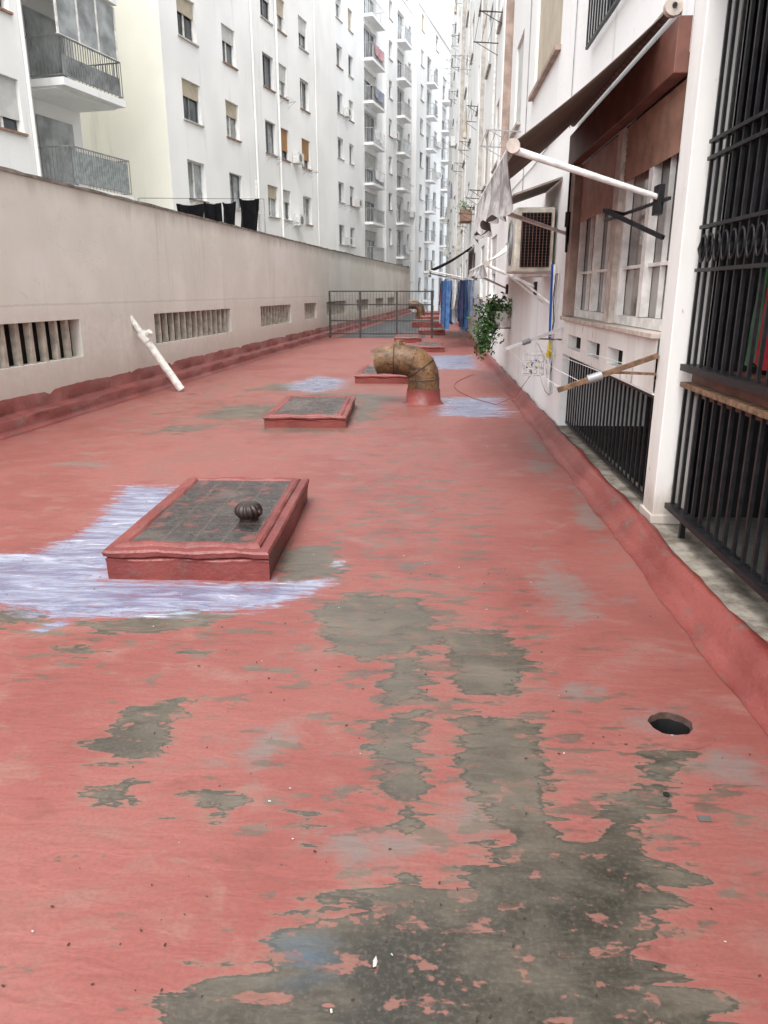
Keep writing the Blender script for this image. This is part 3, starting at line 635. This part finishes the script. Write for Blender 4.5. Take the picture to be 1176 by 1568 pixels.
for i in range(n_+1):
    y=y1-i*.125-.03; mb.box(XG-.010,XG+.010,y-.010,y+.010,.275,1.03,BLACK)
for y in(4.5,3.0,1.5): mb.box(XG-.015,XG+.015,y-.015,y+.015,.118,.25,BLACK)
mb.obj('iron_window_cage',e)
mb=MB(); mb.box(1.65,2.0,y0,4.79,.98,1.12,BRN)
INT=simple('interior_wall',(.08,.078,.07),.9,0,.4,2)
mb.quad((3.0,-4,-.1),(3.0,5,-.1),(3.0,5,3.3),(3.0,-4,3.3),INT); mb.quad((1.7,-4,.11),(3,-4,.11),(3,5,.11),(1.7,5,.11),simple('interior_floor',(.10,.10,.085),.8)); mb.quad((1.5,-4,3.295),(3,-4,3.295),(3,5,3.295),(1.5,5,3.295),INT)
for y in(3.9,2.9,2.0,1.2): mb.box(2.9,2.95,y-.04,y+.04,1.0,2.9,FR_D)
for z in(1.0,2.1,2.9): mb.box(2.9,2.95,1,4.2,z-.03,z+.03,FR_D)
mb.quad((2.93,1,1),(2.93,4.2,1),(2.93,4.2,2.9),(2.93,1,2.9),GLASS)
cloth(mb,(1.9,4.5,1.75),(2.0,4.2,1.75),.55,fab('red_cloth',(.3,.03,.04)),.03); cloth(mb,(2.0,4.1,1.75),(2.1,3.8,1.75),.5,fab('blue_cloth',(.05,.12,.3)),.03); cloth(mb,(1.95,4.72,1.8),(1.95,4.55,1.8),.6,fab('green_cloth',(.06,.13,.07)),.03)
mb.obj('terrace_interior',e)
# ------------------------------------------------------------------ awnings
def awning(ya,yb,zw,xb,zb,mat,valh,valmat,arms,name='awning',sag=.06):
    e=empty(name); mb=MB(); nx,ny=10,16; vs=[];fs=[]
    for j in range(ny+1):
        for i in range(nx+1):
            u=i/nx; y=ya+(yb-ya)*j/ny
            vs.append((1.44+(xb-1.44)*u,y,zw+(zb+.02-zw)*u-sag*math.sin(math.pi*u)*(1+.15*math.sin(j*.9))))
    for j in range(ny):
        for i in range(nx): a=j*(nx+1)+i; fs.append((a,a+1,a+nx+2,a+nx+1))
    mb.add(vs,fs,mat,True); o=mb.obj('canopy_cloth',e); s=o.modifiers.new('s','SOLIDIFY'); s.thickness=.006
    mb=MB(); mb.tube([(xb,ya-.03,zb),(xb,yb+.03,zb)],.028,WPAINT,14); mb.tube([(xb,ya-.05,zb),(xb,ya-.02,zb)],.045,FR_C,14)
    for y in arms:
        mb.tube([(1.49,y-.05 if y==arms[0] else y+.05,zb-.32),(xb+.02,y,zb-.02)],[.018,.026],WPAINT,10); mb.box(1.46,1.497,y-.09,y+.03,zb-.42,zb-.24,BLACK)
    mb.tube([(1.45,ya-.02,zw),(1.45,yb+.02,zw)],.03,AWN,14); mb.tube([(1.45,ya-.07,zw),(1.45,ya-.02,zw)],.055,FR_C,18); mb.tube([(1.45,ya-.08,zw),(1.45,ya-.07,zw)],.015,BLACK,8)
    mb.obj('frame_and_arms',e)
    if valh:
        mb=MB(); vs=[];fs=[];N=120
        for j in range(N+1):
            y=ya+(yb-ya)*j/N; hh=valh*(.85+.15*abs(math.sin(j*.3)))+.03*math.sin(j*.11)
            for k in range(5): v=k/4; vs.append((xb-.03+.05*v*math.sin(j*.42+v)+.03*v*math.sin(j*.19),y,zb-.01-hh*v))
        for j in range(N):
            for k in range(4): a=j*5+k; fs.append((a,a+1,a+6,a+5))
        mb.add(vs,fs,valmat,True); mb.obj('valance',e)
    return e
m=NT('striped_awning_cloth',.85,0,.1); y=m.sep()[1]; wv=m.math('FRACT',m.math('MULTIPLY',y,9)); n=m.noise((3,3,3),4)
m.col(m.mix(m.ramp(n,.35,.65,0,.6),m.mix(m.ramp(wv,.45,.55),(.19,.155,.135),(.28,.235,.20)),(.16,.13,.11))); AWN=m.mat
VAL=NT('faded_valance',.9,0,.1); n=VAL.noise((8,8,5),4,.65); VAL.col(VAL.mix(VAL.ramp(n,.35,.65),(.20,.185,.18),(.44,.42,.40))); VAL=VAL.mat
awning(5.33,8.55,3.26,.52,2.5,AWN,.38,VAL,[5.33,8.5],sag=.03)
awning(11.0,15.0,2.45,.78,1.97,fab('white_awning_cloth',(.55,.54,.5)),.16,VAL,[11.0,15.0])
awning(27.0,31.0,3.1,.0,2.3,fab('dark_awning_cloth',(.08,.1,.09)),.15,VAL,[27.0,31.0])
# ------------------------------------------------------------------ air conditioner
ac=empty('air_conditioner'); mb=MB()
CRM=simple('ac_cream_metal',(.48,.44,.37),.45,0,.3,8)
mb.box(1.0,1.46,9.45,10.35,1.82,2.55,CRM); mb.obj('casing',ac,bevel=.02)
mb=MB(); mb.quad((1.07,9.443,1.88),(1.42,9.443,1.88),(1.42,9.443,2.49),(1.07,9.443,2.49),DARK)
for i in range(18): z=1.9+i*.034; mb.box(1.07,1.42,9.43,9.442,z-.003,z+.003,BLACK)
for i in range(9): x=1.08+i*.042; mb.box(x-.003,x+.003,9.42,9.429,1.88,2.49,BRN)
mb.tube([(.99,9.9,2.18),(1.002,9.9,2.18)],.27,FR_D,28); mb.tube([(.985,9.9,2.18),(.992,9.9,2.18)],.06,GREY,14)
for k in range(1,5): 
    pts=[(.984,9.9+.06*k*math.cos(t*math.pi/12),2.18+.06*k*math.sin(t*math.pi/12)) for t in range(25)]; mb.tube(pts,.005,GREY,4,False)
for y in(9.6,10.2): mb.bar((1.5,y,1.79),(.98,y,1.79),.02,WPAINT); mb.bar((1.5,y,1.45),(1.05,y,1.78),.016,WPAINT)
mb.tube([(1.47,9.3,1.9),(1.47,9.25,1.5),(1.47,9.3,.9),(1.46,9.15,.4)],.018,WPAINT,8)
mb.obj('grille_and_brackets',ac)
mb=MB(); mb.add([(1.49,9.3,2.86),(1.49,10.6,2.86),(.95,10.6,2.68),(.95,9.3,2.68)],[(0,1,2,3)],AWN); o=mb.obj('small_canopy',ac); s=o.modifiers.new('s','SOLIDIFY'); s.thickness=.02
# ------------------------------------------------------------------ near clothesline
cl=empty('clothesline_bracket'); mb=MB()
for y in(5.0,8.62):
    mb.bar((1.49,y,1.20),(.86,y,.97),.022,RUST if y<6 else WPAINT); mb.bar((1.49,y,1.08),(1.2,y,1.09),.012,RUST); mb.tube([(1.14,y,1.07),(1.05,y,1.04)],.03,GREY,10)
for x,z in((.88,.985),(1.0,1.03),(1.15,1.085),(1.3,1.14)): 
    mb.tube([(x,5.0,z),(x,6.8,z-.03),(x,8.62,z)],.0025,WPAINT,5)
mb.obj('arms_and_lines',cl)
bk=empty('black_support_bracket'); mb=MB(); mb.bar((1.49,5.15,1.93),(1.2,5.6,2.14),.018,BLACK); mb.bar((1.49,6.9,2.18),(1.49,5.1,2.16),.014,BLACK); mb.bar((1.2,5.6,2.14),(1.49,6.3,2.18),.016,BLACK)
mb.tube([(1.44,8.45,3.05),(1.44,8.47,2.3),(1.45,8.5,2.0)],.012,BLACK,6); mb.tube([(1.44,8.45,2.4),(1.44,8.46,2.25)],.03,BLACK,8); mb.obj('bars',bk)
cb=empty('wall_cables'); mb=MB()
for k in range(4):
    y=9.0+.12*k; pts=[(1.48,y,1.8)]+[(1.485-.03*random.random(),y+.3*random.random()-.1,1.8-.27*j) for j in range(1,6)]; mb.tube(pts,.006,[WPAINT,GREY,BLACK,WPAINT][k],5)
pts=[(1.45-.25*math.sin(t*.31),8.8+.5*math.cos(t*.45),.75+.28*math.sin(t*.5)) for t in range(16)]; mb.tube(pts,.005,WPAINT,5)
pts=[(1.45,10.6,.5),(1.25,10.7,.16),(1.0,10.9,.012)]+[(.9-.45*math.sin(math.pi*t/8),11+.5*t,.010) for t in range(1,9)]; mb.tube(pts,.0045,simple('red_cable',(.25,.05,.04)),5)
mb.obj('cables',cb)
mp=empty('mop'); mb=MB(); BLU=fab('blue_plastic',(.03,.12,.45)); YEL=fab('yellow_plastic',(.6,.48,.08))
mb.tube([(1.40,9.05,1.9),(1.42,9.05,1.05)],.014,BLU,8)
for k in range(14): mb.tube([(1.42,9.05,1.05),(1.38+.1*random.random(),9.0+.1*random.random(),.85)],.008,YEL,5)
mb.obj('mop_body',mp)
bs=empty('peg_basket'); mb=MB()
cxx,cyy=1.28,9.3
for z in(.62,.7,.78,.86): 
    mb.tube([(cxx+.13*math.cos(t*math.pi/8),cyy+.13*math.sin(t*math.pi/8),z) for t in range(17)],.006,WPAINT,5,False)
for t in range(12): mb.bar((cxx+.13*math.cos(t*math.pi/6),cyy+.13*math.sin(t*math.pi/6),.62),(cxx+.13*math.cos(t*math.pi/6),cyy+.13*math.sin(t*math.pi/6),.88),.005,WPAINT)
for t in range(20): 
    x=cxx+random.uniform(-.08,.08);y=cyy+random.uniform(-.08,.08); mb.box(x,x+.015,y,y+.05,.63+.01*t*.8,.65+.01*t*.8,random.choice([YEL,YEL,BLU,WPAINT]))
mb.bar((1.49,cyy,.9),(1.28,cyy,.89),.008,WPAINT); mb.obj('basket',bs)
# ------------------------------------------------------------------ plant
pl=empty('potted_plant',(1.22,14.2,0)); mb=MB()
mb.tube([(.1,0,.95),(.1,0,1.25)],[.12,.17],WPAINT,18); mb.bar((.27,.1,.95),(-.05,.1,.95),.012,BLACK); mb.bar((.27,-.1,.95),(-.05,-.1,.95),.012,BLACK); mb.obj('pot_and_bracket',pl)
mb=MB(); LV=[simple('leaf_green',(.05,.14,.03),.5,0,.4,20,0),simple('leaf_light',(.12,.24,.06),.5,0,.4,20,0),simple('leaf_dark',(.02,.06,.015),.5,0,.4,20,0)]
def leaves(mb,c,r,n_):
    for _ in range(n_):
        v=Vector((random.gauss(0,1),random.gauss(0,1),random.gauss(0,1)))*.5; p=Vector(c)+Vector((v.x*r[0],v.y*r[1],v.z*r[2])); s=random.uniform(.025,.055)
        a=Vector((random.uniform(-1,1),random.uniform(-1,1),random.uniform(-1,.3))).normalized(); b=a.orthogonal().normalized()
        mb.add([p-b*s*.5,p+a*s,p+b*s*.5,p-a*s],[(0,1,2,3)],random.choice(LV))
leaves(mb,(.02,0,1.3),(.30,.28,.22),520); leaves(mb,(-.15,-.05,.98),(.26,.2,.34),560); leaves(mb,(-.2,0,.65),(.16,.14,.22),200)
for k in range(9): mb.tube([(.1,0,1.2),(random.uniform(-.1,.1),random.uniform(-.1,.1),1.35),(random.uniform(-.35,0),random.uniform(-.15,.15),random.uniform(.5,1.1))],.006,LV[2],5)
mb.obj('foliage',pl)
fp=empty('wall_flower_box',(0,0,0)); mb=MB(); mb.box(1.1,1.48,29.4,30.6,4.1,4.5,SILL)
leaves(mb,(1.25,30,4.65),(.3,.8,.25),160)
mb.obj('box',fp)
# ------------------------------------------------------------------ hanging laundry at right
ld=empty('hanging_laundry'); mb=MB()
cols=[fab('lc%d'%i,c_) for i,c_ in enumerate([(.06,.11,.25),(.07,.16,.34),(.03,.035,.07),(.5,.5,.52),(.04,.055,.12),(.16,.2,.28),(.6,.58,.55),(.25,.1,.12)])]
R=random.Random(5); k=0
for x in(.45,.75,1.05):
    mb.bar((x,22,1.95),(x,31,1.95),.006,GREY); y=22.3
    while y<30:
        wdt=R.uniform(.5,1.0); cloth(mb,(x,y,1.94),(x,y+wdt,1.94),R.uniform(.7,1.5),cols[R.randrange(8)] ,.07,seed=k,ragged=.1); y+=wdt+R.uniform(.05,.4); k+=1
for (x0,y,h,c_) in[(.42,22.1,1.35,1),(.66,22.6,1.2,3),(.86,22.2,1.3,2),(1.08,22.4,1.0,5),(.35,24,1.3,0)]:
    cloth(mb,(x0,y,1.93),(x0+.18,y+.1,1.93),h,cols[c_],.04,seed=k,fold=7); k+=1
for y in(22,31): mb.bar((1.5,y,1.95),(.4,y,1.97),.018,GREY)
mb.obj('clothes',ld)
